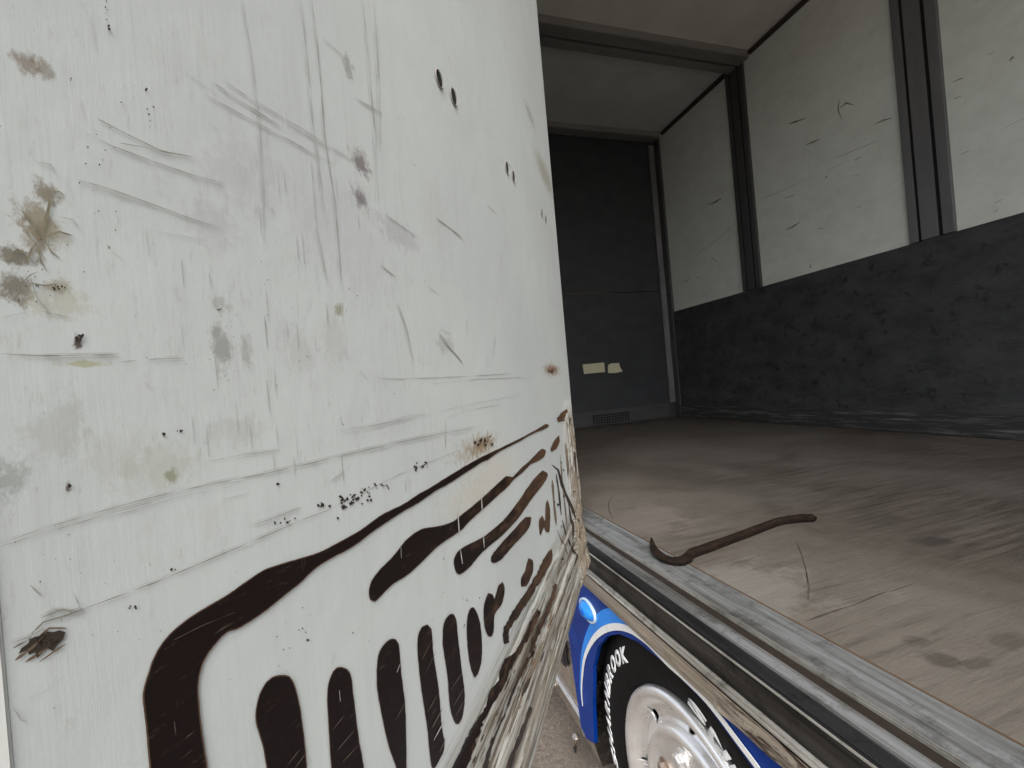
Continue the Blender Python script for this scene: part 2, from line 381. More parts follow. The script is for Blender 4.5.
RP = [(.012, .268), (.002, .266), (-.003, .260), (.001, .252), (.010, .246), (.022, .240), (.034, .228), (.038, .215), (.036, .202), (.028, .192), (.016, .184), (.010, .178), (.012, .172), (.022, .168), (.024, .160), (.024, .090), (.020, .085), (.012, .080), (.010, .060), (.010, .001)]
bm = lathe(RP, XT, CY, CZ, 160)
# hand holes: cut away by testing faces against ovals on the dish, with a short wall behind each
HOLES = 8
def inhole(ph, r):
    for k in range(HOLES):
        d = (ph - (math.radians(-6) + 2 * math.pi * k / HOLES) + math.pi) % (2 * math.pi) - math.pi
        if (d * r / .014) ** 2 + ((r - .214) / .021) ** 2 < 1: return True
    return False
bmd = bmesh.new()
fine = []
for (x0, r0), (x1, r1_) in zip(RP, RP[1:]):
    k = 8 if .185 < r0 < .24 else 1
    for i in range(k): fine.append((x0 + (x1 - x0) * i / k, r0 + (r1_ - r0) * i / k))
fine.append(RP[-1]); bm.free(); bm = lathe(fine, XT, CY, CZ, 480)
def dishx(r):
    for (x0, r0), (x1, r1_) in zip(RP, RP[1:]):
        if r1_ <= r <= r0: return x0 + (x1 - x0) * (r - r0) / (r1_ - r0)
    return 0
for v in bm.verts:
    dy, dz = v.co.y - CY, v.co.z - HC - CZ; r_ = math.hypot(dy, dz); ph = math.atan2(-dy, dz)
    if not .185 < r_ < .243: continue
    for k in range(HOLES):
        pc = math.radians(-6) + 2 * math.pi * k / HOLES
        d = (ph - pc + math.pi) % (2 * math.pi) - math.pi
        ex, ey = d * r_ / .014, (r_ - .214) / .021; val = math.hypot(ex, ey)
        if .86 < val < 1.14:
            r2 = .214 + ey / val * .021; d2 = ex / val * .014 / r2
            v.co = (XT + dishx(r2), CY - r2 * math.sin(pc + d2), CZ + HC + r2 * math.cos(pc + d2)); break
kill = []
for f in bm.faces:
    c_ = f.calc_center_median(); dy, dz = c_.y - CY, c_.z - HC - CZ
    if inhole(math.atan2(-dy, dz), math.hypot(dy, dz)): kill.append(f)
bmesh.ops.delete(bm, geom=kill, context='FACES')
rim = obj('rim', bm, rimm.m, wheel, smooth=True)
sm = rim.modifiers.new('thick', 'SOLIDIFY'); sm.thickness = .006; sm.offset = 1
obj('brake_drum', lathe([(.10, .01), (.10, .235), (.16, .235)], XT, CY, CZ), simple('brake dirt', (.02, .017, .015), .9), wheel)
# hub flange: dished centre with slots, hub cap and nuts
hubm = simple('hub steel', (.45, .36, .30), .35, .8, .35, 25)
obj('hub_face', lathe([(.0232, .1585), (.0222, .13), (.0232, .091)], XT, CY, CZ, 96), hubm, wheel)
for k in range(8):
    ph = 2 * math.pi * k / 8 + math.radians(20); ny, nz_ = CY - .126 * math.sin(ph), CZ + .126 * math.cos(ph)
    bm = lathe([(.0215, .0165), (.004, .0165), (.001, .012), (.001, .0)], XT, ny, nz_, 6)
    b2 = lathe([(.021, .023), (.015, .023), (.014, .015)], XT, ny, nz_, 24)
    me = bpy.data.meshes.new('t'); b2.to_mesh(me); b2.free(); bm.from_mesh(me); bpy.data.meshes.remove(me)
    obj('wheel_nut', bm, rimm.m if k % 2 else hubm, wheel)
# raised white tyre lettering
letm = simple('tyre letter white', (.74, .75, .74), .6, 0, .2, 60)
def letters(word, ph0, ph1, cy, cz, rad, h, shear):
    import bpy as _b
    n = len(word)
    for i, ch in enumerate(word):
        cu = bpy.data.curves.new('t', 'FONT'); cu.body = ch; cu.size = 1; cu.align_x = 'CENTER'; cu.offset = .055; cu.resolution_u = 3
        to = bpy.data.objects.new('t', cu); S.collection.objects.link(to)
        dg = bpy.context.evaluated_depsgraph_get(); me = bpy.data.meshes.new_from_object(to.evaluated_get(dg))
        bpy.data.objects.remove(to); b = bmesh.new(); b.from_mesh(me); bpy.data.meshes.remove(me)
        xs = [v.co.x for v in b.verts]; ys_ = [v.co.y for v in b.verts]
        x0, x1, y0, y1 = min(xs), max(xs), min(0, min(ys_)), max(ys_)
        hh = .70
        dph = (ph1 - ph0) / n; pc = ph0 + (i + .5) * dph
        for v in b.verts:
            X = (v.co.x - (x0 + x1) / 2) / max(.35, (x1 - x0)); Y = v.co.y / hh
            ph = pc + dph * (X * .88 + shear * (Y - .5)); r = rad - h / 2 + h * Y
            y = cy - r * math.sin(ph); z = cz + r * math.cos(ph)
            rr = math.hypot(y - CY, z - CZ)
            v.co = (XT + txo(rr) - .0015, y, z + HC)
        ex = bmesh.ops.extrude_face_region(b, geom=list(b.faces))
        for v in [g_ for g_ in ex['geom'] if isinstance(g_, bmesh.types.BMVert)]: v.co.x -= .0012
        obj('tyre_letter', b, letm, wheel)
letters('SHARNBROOK', math.radians(-115), math.radians(-31), .864, -.997, .313, .033, .25)
letters('SNE', math.radians(13), math.radians(46), .864, -.997, .313, .027, .1)

# ------------------------------------------------------------------ blue wheel arch panel
blue = N('blue paint', .35, 0, .06); bq = blue.sep()
blue.col(blue.mix(blue.ramp(blue.noise(14, None, 4), .3, .7), (.0003, .020, .15), (.0003, .034, .24)))
blue.b.inputs['Specular IOR Level'].default_value = .15
def yz(pts, x=XO): return [Vector((x, y, z + HC)) for y, z in pts]
outer = [(1.300, -1.150), (1.336, -1.140), (1.362, -.98), (1.385, -.80), (1.40, -.62), (.20, -.62), (.20, -1.12)]
inner = [(.29, -1.12), (.33, -.92), (.40, -.81), (.48, -.735), (.591, -.672), (.70, -.634), (.81, -.629), (.93, -.640), (1.02, -.668), (1.09, -.71), (1.155, -.775), (1.20, -.86), (1.228, -1.0), (1.24, -1.12)]
pan = obj('wheel_arch', extrude_poly(yz(outer + inner), Vector((0, 0, 0)), Vector((.012, 0, 0))), blue.m, truck)
# inner arch liner (dark) behind the opening
obj('arch_liner', lathe([(.02, .52), (.50, .52)], XO, CY, CZ - .07, 64, math.radians(-95), math.radians(95)), simple('arch liner', (.010, .011, .016), .8), truck)
boxo('chassis', black_m, truck, .85, 1.0, -2.5, 3.5, -.86, -.56)
# white pinstripe
cen = [on(0, XO - .0035, x, y) + Vector((0, 0, HC)) for x, y in ((582.4, 706), (581.2, 690), (582.8, 666.5), (586, 653), (592, 641), (599, 633), (608, 628), (618, 626.8), (628.8, 629.6), (638, 635.5), (647, 643), (657, 653), (667.7, 664), (680, 675), (693, 687), (706, 700.5), (720, 718), (737, 741), (755, 765), (775, 794))]
ws = [.0008, .003, .005, .006, .0075, .0085, .009, .0085, .008, .007, .006, .006, .006, .0055, .006, .006, .006, .006, .006, .006]
def strip_bm(cen, wa, wb, x=0.0, sub=4):
    pts = []; n = len(cen)
    for i in range(n - 1):
        p0, p1, p2, p3 = cen[max(0, i - 1)], cen[i], cen[i + 1], cen[min(n - 1, i + 2)]
        for j in range(sub):
            t = j / sub
            c_ = .5 * ((2 * p1) + (p2 - p0) * t + (2 * p0 - 5 * p1 + 4 * p2 - p3) * t * t + (3 * p1 - p0 - 3 * p2 + p3) * t ** 3)
            pts.append((c_, wa[i] + (wa[i + 1] - wa[i]) * t, wb[i] + (wb[i + 1] - wb[i]) * t))
    pts.append((cen[-1], wa[-1], wb[-1])); bm = bmesh.new(); pr = None
    for i, (p, a, b) in enumerate(pts):
        d = (pts[min(len(pts) - 1, i + 1)][0] - pts[max(0, i - 1)][0]).normalized(); nn = Vector((1, 0, 0)).cross(d)
        if nn.z < 0: nn = -nn
        if i < 6 and nn.y < 0: nn = -nn
        e = [bm.verts.new(p + nn * a + Vector((x, 0, 0))), bm.verts.new(p - nn * b + Vector((x, 0, 0)))]
        e += [bm.verts.new(v.co + Vector((.0018, 0, 0))) for v in e]
        if pr:
            bm.faces.new((pr[0], pr[1], e[1], e[0])); bm.faces.new((pr[0], e[0], e[2], pr[2])); bm.faces.new((pr[1], pr[3], e[3], e[1]))
        pr = e
    return bm
obj('white_stripe', strip_bm(cen, ws, ws), simple('stripe white', (.72, .73, .72), .3, 0, .06, 30), pan)
lb = simple('light blue paint', (.01, .24, .80), .25, 0, .3, 6)
wl = [.002, .012, .018, .026, .034, .042, .045, .045, .04, .030, .016, .004]
obj('light_blue_band', strip_bm(cen[:12], wl, [0] * 12, .0008), lb, pan)
# marker lamp with a white ring
lp = on(0, XO, 589, 610)
def wide(b_, k=1.5):
    for v in b_.verts: v.co.y = lp.y + (v.co.y - lp.y) * k; v.co.z = lp.z + HC + (v.co.z - lp.z - HC) * .9
    return b_
lamp = obj('marker_lamp', wide(lathe([(-.001, .028), (-.012, .026), (-.020, .019), (-.024, .010), (-.025, .0)], XO, lp.y, lp.z, 48)), simple('lamp lens', (.02, .26, .80), .15, 0, .2, 30), truck, smooth=True)
obj('lamp_ring', wide(lathe([(.001, .034), (-.008, .034), (-.009, .031), (-.007, .0285), (0, .028)], XO, lp.y, lp.z, 48)), simple('lamp ring', (.55, .68, .78), .3), lamp, smooth=True)
obj('lamp_screw', lathe([(-.021, .009), (-.028, .009), (-.029, .0)], XO, lp.y - .004, lp.z, 6), simple('lamp screw', (.01, .10, .45), .3), lamp)

# ------------------------------------------------------------------ polished locker box ahead of the wheel
mir = N('polished locker', .12, 1.0)
m1 = mir.noise(12, mir.map((1, 1, 2)), 5, .6); mir.col(mir.mix(mir.ramp(m1, .35, .65), (.60, .55, .52), (.78, .74, .70)))
mir.rough(mir.ramp(mir.noise(30, None, 5), .3, .7, .10, .34)); mir.bump(m1, .12, .004)
bm = bmesh.new()
pr = [(XO + .02, -.622), (XO + .02, -1.13), (XO + .014, -1.136), (XO + .018, -1.142), (XO + .05, -1.262), (XO + .40, -1.262), (XO + .40, -.622)]
a = [bm.verts.new((x, 1.305, z + HC)) for x, z in pr]; b = [bm.verts.new((x, 2.6, z + HC)) for x, z in pr]
for k in range(len(pr)): bm.faces.new((a[k], a[(k + 1) % len(pr)], b[(k + 1) % len(pr)], b[k]))
bm.faces.new(a); bm.faces.new(b)
lock = obj('locker_box', bm, mir.m, truck)
brt = simple('bright bead', (.72, .72, .70), .25, .7)
obj('bead', (lambda b_: (box(b_, XO + .010, XO + .016, 1.31, 2.6, -1.139, -1.131, .002), b_)[1])(bmesh.new()), brt, lock)
for (px, py) in ((575, 744), (546, 694)):  # raised mirror blocks shaped to give the bright reflections on the locker
    p = on(0, XO + .03, px, py)
    bm = bmesh.new(); box(bm, XO + .024, XO + .05, p.y - .014, p.y + .014, p.z - .022, p.z + .030, .005)
    lt = obj('glint_block', bm, mir.m, lock)
    bm = lathe([(.003, .009), (-.002, .009), (-.002, 0)], XO + .023, p.y - .012, p.z - .01, 20); obj('dark_dot', bm, black_m, lt)
p = on(0, XO + .012, 562, 650)  # dark raised block on the locker face
bm = bmesh.new(); box(bm, XO + .004, XO + .024, p.y - .03, p.y + .03, p.z - .05, p.z + .04, .008); obj('dark_block', bm, simple('dark block', (.03, .028, .03), .4), lock)

# ------------------------------------------------------------------ crowbar on the floor
cb = N('rusty iron', .75, 0, .12); q1 = cb.noise(45, None, 7, .7); cb.col(cb.mix(cb.ramp(q1, .35, .68), (.006, .0042, .0036), (.028, .017, .012))).bump(q1, .6, .002)
path = [(651.8, 542), (654, 550), (661, 556.5), (670, 560.5), (680, 561.5), (687, 558.5), (692, 553.5), (710, 547), (735, 537.8), (760, 528.4), (776, 522.4), (786, 520.4), (800, 519), (806, 518.5), (813.5, 517.7)]
rad = [(.002, .002), (.010, .004), (.015, .006), (.016, .008), (.016, .010), (.0145, .012), (.012, .012), (.0115, .0115), (.011, .011), (.011, .011), (.0115, .011), (.012, .0105), (.0125, .010), (.015, .010), (.015, .009)]
lift = [.012, .006, .002, 0, 0, 0, 0, 0, 0, 0, 0, .001, .003, .002, .001]
P0 = [on(2, ZF + .011, x, y) + Vector((0, 0, HC + l)) for (x, y), l in zip(path, lift)]
P, rd = [], []
for i in range(len(P0) - 1):
    p0, p1, p2, p3 = P0[max(0, i - 1)], P0[i], P0[i + 1], P0[min(len(P0) - 1, i + 2)]
    for j in range(5):
        t = j / 5; P.append(.5 * ((2 * p1) + (p2 - p0) * t + (2 * p0 - 5 * p1 + 4 * p2 - p3) * t * t + (3 * p1 - p0 - 3 * p2 + p3) * t ** 3))
        rd.append(tuple(rad[i][k] + (rad[i + 1][k] - rad[i][k]) * t + .0004 * random.uniform(-1, 1) for k in (0, 1)))
P.append(P0[-1]); rd.append(rad[-1]); rad = rd; lift = [0] * len(P)
bm = bmesh.new(); rings = []
for i, p in enumerate(P):
    d = (P[min(len(P) - 1, i + 1)] - P[max(0, i - 1)]).normalized(); s = d.cross(Vector((0, 0, 1))).normalized(); u = s.cross(d)
    rr = []
    for k in range(8):
        an = 2 * math.pi * (k + .5) / 8; fl_ = .82 if k % 2 else 1.0; rr.append(bm.verts.new(p + Vector((0, 0, lift[i])) + s * rad[i][0] * math.cos(an) * 1.15 * fl_ + u * 1.1 * fl_ * rad[i][1] * math.sin(an)))
    rings.append(rr)
for a, b in zip(rings, rings[1:]):
    for k in range(8): bm.faces.new((a[k], a[(k + 1) % 8], b[(k + 1) % 8], b[k]))
bm.faces.new(rings[0]); bm.faces.new(rings[-1])
bmesh.ops.translate(bm, verts=bm.verts, vec=-Vector((P[40].x, P[40].y, HC + ZF)))
me = bpy.data.meshes.new('crowbar'); bmesh.ops.recalc_face_normals(bm, faces=bm.faces); bm.to_mesh(me); bm.free()
cro = bpy.data.objects.new('crowbar', me); S.collection.objects.link(cro); cro.location = (P[40].x, P[40].y, HC + ZF); me.materials.append(cb.m)
cro['label'] = 'rusty dark iron crowbar with hooked claw lying on the wooden truck floor beside the sill'; cro['category'] = 'crowbar'

# ------------------------------------------------------------------ the white door
DM = Matrix.Translation((HX, HY, HC)) @ Matrix.Rotation(math.atan2(DY, DX), 4, 'Z')
def sstep(a, b, x):
    t = max(0, min(1, (x - a) / (b - a))); return t * t * (3 - 2 * t)
def disp(u, z):
    """how far the battered skin stands out of the flat panel"""
    lo = 1 - sstep(-.16, -.02, z); near = 1 - sstep(.10, .19, u)
    w = lo * near
    d = w * (.0045 * math.sin(u * 250 + 2.2 * math.sin(z * 11)) + .004 * noise.noise(Vector((u * 30, z * 9, 1))))
    cr = (1 - sstep(.03, .14, u)) * (1 - sstep(-.34, -.24, z))
    d += cr * .0065 * noise.noise(Vector((u * 42, z * 34, 5)))
    rail = 1 - sstep(-.345, -.33, z)
    r2 = 1 - sstep(-.405, -.395, z); r3 = 1 - sstep(-.455, -.448, z)
    d += rail * .003 + r2 * .004 + r3 * .003
    if z < -.33: d += .0018 * noise.noise(Vector((u * 5, z * 60, 3)))
    d -= .02 * (1 - sstep(-.504, -.488, z))                       # rounded lower edge
    return d
dm = N('door skin', .6, 0, .22)
sx = dm.sep()
bign = dm.noise(3.2, None, 5, .55); mid = dm.noise(14, None, 6, .65)
vst = dm.noise(4, dm.map((16, 1, .9)), 6, .7); hst = dm.noise(4, dm.map((1.2, 1, 34), (0, .03, 0)), 7, .72)
jit = dm.noise(170, dm.map((1, 1, .7)), 8, .78); jit2 = dm.noise(24, None, 6, .7)
c = dm.mix(dm.ramp(bign, .35, .65), (.585, .62, .605), (.54, .57, .565))
c = dm.mix(dm.ramp(vst, .55, .78, 0, .3), c, (.42, .42, .41))
c = dm.mix(dm.ramp(dm.noise(70, dm.map((1, 1, .35)), 5, .7), .62, .74, 0, .45), c, (.36, .36, .33))
c = dm.mix(dm.ramp(mid, .62, .75, 0, .4), c, (.45, .44, .36))
u0, v0 = door(290, 290)
grz = dm.spot((u0, 0, v0), (.28, 1, .16), jit2)
c = dm.mix(dm.math('MULTIPLY', dm.ramp(dm.noise(230, dm.map((1, 1, .2)), 7, .8), .55, .70, 0, .6), grz), c, (.36, .355, .345))
c = dm.mix(dm.math('MULTIPLY', dm.ramp(dm.noise(42, dm.map((1, 1, .35), (0, 0, 0), (3, 0, 1)), 9, .82), .54, .74, 0, .55), grz), c, (.44, .43, .45))
fs = dm.ramp(dm.noise(220, dm.map((1, 1, .6)), 3, .6), .72, .76, 0, .8); c = dm.mix(fs, c, (.12, .11, .09))
def spot(px, py, rx, ry, colr, k, j=jit):
    global c
    u, v = door(px, py); u1, _ = door(px + rx, py); _, v1 = door(px, py + ry)
    big = rx * ry > 300; c = dm.mix(dm.math('MULTIPLY', dm.spot((u, 0, v), (abs(u1 - u) * 1.1, 1, abs(v1 - v) * 1.1), j), k * (.5 if big and px > 100 else 1.0)), c, colr)
BR = (.19, .155, .10)
for a in ((26, 62, 16, 11, (.22, .17, .13), .75), (42, 68, 11, 10, (.22, .19, .14), .7), (46, 195, 13, 12, BR, .8), (38, 222, 22, 20, (.24, .20, .13), .8), (34, 238, 14, 22, (.24, .2, .14), .7), (12, 255, 22, 12, (.14, .115, .075), .8),
          (14, 285, 20, 17, (.14, .115, .075), .8), (55, 286, 18, 8, (.28, .26, .18), .7), (58, 235, 12, 18, (.36, .34, .26), .6), (60, 300, 26, 20, (.42, .40, .30), .5),
          (222, 350, 10, 24, (.26, .26, .24), .7), (246, 350, 6, 18, (.34, .34, .32), .6), (300, 350, 16, 24, (.40, .40, .38), .6), (222, 305, 9, 8, (.34, .34, .31), .6), (336, 340, 12, 30, (.38, .38, .36), .6),
          (240, 430, 28, 16, (.38, .38, .37), .6), (55, 430, 34, 34, (.43, .45, .43), .6), (8, 478, 22, 24, (.30, .32, .30), .7), (160, 468, 38, 24, (.36, .37, .26), .6), (170, 476, 8, 8, (.26, .26, .16), .7),
          (115, 455, 40, 30, (.44, .45, .40), .6), (84, 364, 26, 3.5, (.40, .40, .26), .8), (215, 225, 24, 26, (.36, .34, .36), .5), (240, 180, 34, 30, (.42, .40, .42), .6), (255, 160, 30, 22, (.44, .44, .44), .5),
          (483, 445, 12, 9, (.20, .13, .07), .9), (478, 447, 20, 13, (.34, .27, .18), .6), (552, 370, 7, 6, (.25, .13, .07), .9), (492, 476, 26, 30, (.55, .47, .36), .6), (466, 500, 24, 22, (.52, .46, .36), .5),
          (361, 165, 7, 9, (.12, .10, .14), .9), (361, 162, 10, 12, (.28, .26, .24), .6), (361, 200, 6, 8, (.10, .09, .12), .9), (360, 198, 9, 14, (.30, .28, .27), .5), (348, 66, 5, 12, (.26, .26, .24), .7), (339, 309, 4.5, 8, (.32, .32, .24), .9),
          (435, 215, 14, 40, (.44, .44, .42), .4), (545, 175, 7, 12, (.34, .32, .22), .7), (530, 115, 4, 6, (.3, .3, .26), .6), (400, 235, 20, 14, (.40, .39, .40), .5), (446, 345, 8, 10, (.36, .36, .33), .5), (77, 342, 6, 11, (.08, .06, .05), .95),
          (68, 487, 4, 7, (.10, .08, .06), .9), (350, 240, 40, 50, (.46, .45, .47), .45)):
    spot(*a)
# weathered bottom rail and crumpled hinge corner: bare brown-grey streaks
rz = dm.ramp(sx[2], -.35, -.30, 1, 0); rz2 = dm.ramp(sx[2], -.43, -.39, 1, 0)
hn = dm.math('MULTIPLY', dm.ramp(dm.math('ADD', sx[0], dm.math('MULTIPLY', jit2, .06)), .13, .20, 1, 0), dm.ramp(sx[2], -.11, -.06, 1, 0))
c = dm.mix(dm.math('MULTIPLY', dm.ramp(hst, .47, .60), rz), c, (.33, .29, .22))
c = dm.mix(dm.math('MULTIPLY', dm.ramp(dm.noise(3.2, dm.map((1.6, 1, 40), (0, -.02, 0), (3, 0, 7)), 8, .75), .49, .54), rz), c, (.065, .048, .036))
c = dm.mix(dm.math('MULTIPLY', dm.ramp(jit2, .45, .6, 0, .7), rz2), c, (.27, .245, .19))
vs2 = dm.noise(5, dm.map((22, 1, 2.2), (0, .05, 0)), 7, .75, .4)
c = dm.mix(dm.math('MULTIPLY', dm.ramp(vs2, .46, .54), hn), c, (.20, .15, .105))
c = dm.mix(dm.math('MULTIPLY', dm.ramp(dm.noise(5, dm.map((26, 1, 3), (0, -.06, 0), (5, 1, 3)), 8, .8, .5), .51, .56), hn), c, (.04, .028, .02))
cr = dm.math('MULTIPLY', dm.ramp(sx[0], .06, .16, 1, 0), dm.ramp(sx[2], -.28, -.2, 1, 0))
c = dm.mix(dm.math('MULTIPLY', dm.ramp(dm.noise(34, dm.map((1.6, 1, .8)), 7, .75, .8), .40, .56), cr), c, (.15, .12, .09))
c = dm.mix(dm.math('MULTIPLY', dm.math('MAXIMUM', hn, dm.math('MULTIPLY', rz, .9)), .45), c, (.235, .20, .15))
c = dm.mix(dm.ramp(dm.math('ADD', sx[0], dm.math('MULTIPLY', jit2, .006)), .0045, .0065, .6, 0), c, (.25, .24, .2))
dm.col(c)
dm.rough(dm.ramp(mid, .3, .7, .5, .7))
dm.bump(dm.math('ADD', dm.math('MULTIPLY', bign, 2.0), dm.math('ADD', dm.math('MULTIPLY', mid, .25), dm.math('MULTIPLY', vst, .15))), .25, .006)

DU, ZT, ZB = 1.0965, 2.30, -.503
us = [0] + [.004 * k for k in range(1, 46)] + [.18 + .02 * k for k in range(1, 46)]
us = [u for u in us if u < DU] + [DU]
zs = [ZB + .0035 * k for k in range(0, 150)]; zs += [zs[-1] + .03 * k for k in range(1, 200) if zs[-1] + .03 * k < ZT] + [ZT]
bm = bmesh.new()
G = [[bm.verts.new((u, disp(u, z) * (0.0 if u == 0 else 1), z)) for z in zs] for u in us]
for i in range(len(us) - 1):
    for j in range(len(zs) - 1): bm.faces.new((G[i][j], G[i + 1][j], G[i + 1][j + 1], G[i][j + 1]))
TB = -.038
bk = [bm.verts.new((u, TB, z)) for u, z in ((0, ZB), (DU, ZB), (DU, ZT), (0, ZT))]
bm.faces.new(bk)
cp = lambda L: [bm.verts.new(v.co) for v in L]          # own corner vertices keep the front's shading flat
bm.faces.new(cp([G[i][0] for i in range(len(us))]) + cp([bk[1], bk[0]]))
bm.faces.new(cp([G[i][-1] for i in range(len(us))]) + cp([bk[2], bk[3]]))
bm.faces.new(cp(G[0]) + cp([bk[3], bk[0]])); bm.faces.new(cp(G[-1]) + cp([bk[2], bk[1]]))
WM[truck] = Matrix.Translation(TRUCK_LOC)
dr = obj('side_door', bm, dm.m, truck, smooth=False)
for p_ in dr.data.polygons:
    if len(p_.vertices) == 4: p_.use_smooth = True
dr.matrix_parent_inverse = Matrix.Translation(-TRUCK_LOC); dr.matrix_basis = DM
dr['label'] = 'battered white side door with worn dark patches, torn at its lower hinge corner'
def dobj(name, bm, mats, smooth=False):
    o = obj(name, bm, mats, None, smooth=smooth); o.parent = dr; return o      # child in door coordinates
# edge frame of the door (free edge)
bm = bmesh.new(); r = bmesh.ops.create_cube(bm, size=1)
for v in r['verts']: v.co = Vector((DU + .0171 + v.co.x * .034, -.0222 + v.co.y * .046, (ZB + ZT) / 2 + v.co.z * (ZT - ZB)))
bmesh.ops.bevel(bm, geom=list(bm.edges), offset=.0012, segments=2, affect='EDGES')
fr = simple('door edge frame', (.80, .82, .79), .35, 0, .08, 14, (1, 1, .3)); dobj('edge_frame', bm, fr, False)

# worn-through strokes
stk = N('worn stroke', .5, 0, .2)
sx2 = stk.sep(); a1 = stk.noise(26, stk.map((1, 1, 3), (0, .5, 0)), 7, .72); a2 = stk.noise(7, None, 5)
tt = stk.math('ADD', stk.math('MULTIPLY', a1, .9), stk.ramp(sx2[0], .30, .93, .24, -.16))
c = stk.mix(stk.ramp(tt, .42, .72), (.011, .0065, .006), (.135, .075, .042))
c = stk.mix(stk.ramp(stk.noise(12, stk.map((1, 1, 2), (0, .6, 0)), 7, .8), .60, .72, 0, .8), c, (.11, .062, .035))
c = stk.mix(stk.ramp(stk.noise(55, stk.map((1, 1, 9), (0, -.85, 0)), 7, .8), .60, .68, 0, .6), c, (.20, .16, .11))
stk.col(c).bump(a1, .3, .001)
edge = simple('stroke edge', (.13, .075, .045), .6, 0, .5, 60)
STROKES = [
 [(215,850),(209,800),(206,768),(201,733),(198,706),(197,682),(203,660),(214,644),(225,633),(238,628),(260,614),(283,595.7),(299,583),(312.5,570),(328,559.6),(351.6,547),(373,531),(400,513),(417.5,503),(435,491),(451,482),(480,463),(487,460),(498.6,452),(518,442),(532,434),(543.5,429.5),(549,425.6),(546,423.7),(537.6,428.5),(524,436),(506,445),(489,453),(475,460),(451,474),(428.6,488),(417.5,494),(404,503),(393,508.6),(380,515),(359,530),(334,544),(318,552),(297,558.6),(277,564.5),(262,570),(246.5,580),(225,595),(206,606),(184,620),(165,637),(153,655),(146,674),(140.8,695.5),(143.5,722.6),(147.6,768),(152,800),(160,850)],
 [(369,600),(367.7,589.5),(372,578),(381,567),(393,555),(404,541),(415,532),(424,528),(437.5,526),(451,522),(463,513),(479,500),(496.6,484),(506,476),(512,477),(518,470.5),(530,460),(535.7,454),(541.6,448.5),(545.5,450),(543.5,457),(537.7,461),(530,464.7),(522,472.5),(513,480),(508,486),(496.6,496),(485,506.7),(469,521),(459.5,531),(437.5,546),(420,563),(406.5,575),(391,585),(379,597),(373,602)],
 [(550,449),(555,439),(558.7,435.4),(559.5,441),(556,449),(551,452)],
 [(556.5,419),(562,412),(567,409),(564.5,418),(558,422.5)],
 [(458,574.5),(453,565),(454.6,555),(462.7,547),(482,537),(501.8,521),(518,501),(531,482),(542.4,470.4),(547,473),(545.7,480),(530.5,500),(518,518),(502,535),(482,552),(469,567)],
 [(492,563),(490.5,557),(499.5,544.5),(512.5,530.5),(525,517),(530.5,517),(527.8,529),(511.5,547),(500,560)],
 [(540,535.5),(538.5,528),(539,519),(542,515.5),(544.5,521),(545.5,503),(547.3,499.7),(550,512.7),(549,532),(545.7,532),(543.5,527)],
 [(521,587),(520.6,578),(524.5,571),(528,558),(532,560),(532.7,571),(526,586)],
 [(551,549),(552,553),(549.8,564),(538,584.5),(523,608),(509.7,629),(507.7,642),(503.8,644.5),(501.7,638),(503.8,627.5),(511,614),(526,590.5),(538,569.7),(545,555)],
 [(285,850),(270,800),(262,750),(254,720.6),(257,697),(267,679.6),(281,674.5),(291,679.6),(298,703.5),(303,738),(305.7,768),(308,820),(306,850)],
 [(350,830),(336,800),(330,768),(327,724),(326,690),(332,671),(339.5,666.6),(349,673),(352.5,696.7),(357.7,738),(362.8,768),(366,810),(362,830)],
 [(401,800),(395,768),(388,748),(381.6,720.6),(375.8,686.5),(377,655.7),(385,642),(391.8,638.6),(397.6,643.7),(400.4,672.8),(404.5,710),(405.5,768),(406,800)],
 [(431,768),(426,727.5),(419,679.6),(416.4,642),(421,626.6),(426,624),(430.4,628),(432.8,655.7),(438,690),(440.7,724),(443.8,744.5),(440,757)],
 [(455,724),(449,707),(446.5,676),(442,645.4),(443,623),(450,613.7),(455,618),(457.4,638.6),(461,669),(464,696.7),(461,719)],
 [(473.9,678),(468.7,662.5),(466,635),(467,614.7),(472,607),(477,614.7),(480.7,631.8),(481,659),(477,674.5)],
 [(489,637),(484,628),(483,608),(487.5,593),(491.6,594),(493.7,599),(497.8,585.6),(502,582),(504,590.8),(501,604.4),(494,614.7),(493,631.8)],
 [(538,611),(529,632),(518.6,650),(506.8,670.6),(501,685.4),(489,706),(477,730),(469.7,750.7),(456,780),(445,780),(459,752),(469.7,730),(484.5,706),(489,691),(498,679.5),(501,664.6),(514,650),(526,626),(535,608)],
 [(532,650),(517,679.5),(503.8,712),(490.4,742),(484.5,768),(480,785),(474,785),(478.6,768),(487.5,742),(501,715),(514,679.5),(526,655.7)],
 [(527,706),(522,722),(508,755),(500,778),(497,778),(503,755),(517,722),(524,706)],
 [(556,584),(549,606),(537,633),(529,654),(527,652),(533,631),(545,603),(553,583)],
]
def wobble(pts, amp):
    """subdivide smoothly (Catmull-Rom)"""
    n = len(pts); out = []
    for i in range(n):
        p0, p1, p2, p3 = (Vector(pts[(i + k) % n]) for k in (-1, 0, 1, 2))
        L = (p2 - p1).length; m = max(1, min(8, int(L / 3)))
        for j in range(m):
            t = j / m
            q = .5 * ((2 * p1) + (p2 - p0) * t + (2 * p0 - 5 * p1 + 4 * p2 - p3) * t * t + (3 * p1 - p0 - 3 * p2 + p3) * t ** 3)
            if amp: q = q + Vector((noise.noise(Vector((q.x * .35, q.y * .35, 1))), noise.noise(Vector((q.x * .35, q.y * .35, 7))))) * amp
            out.append(q)
    return out
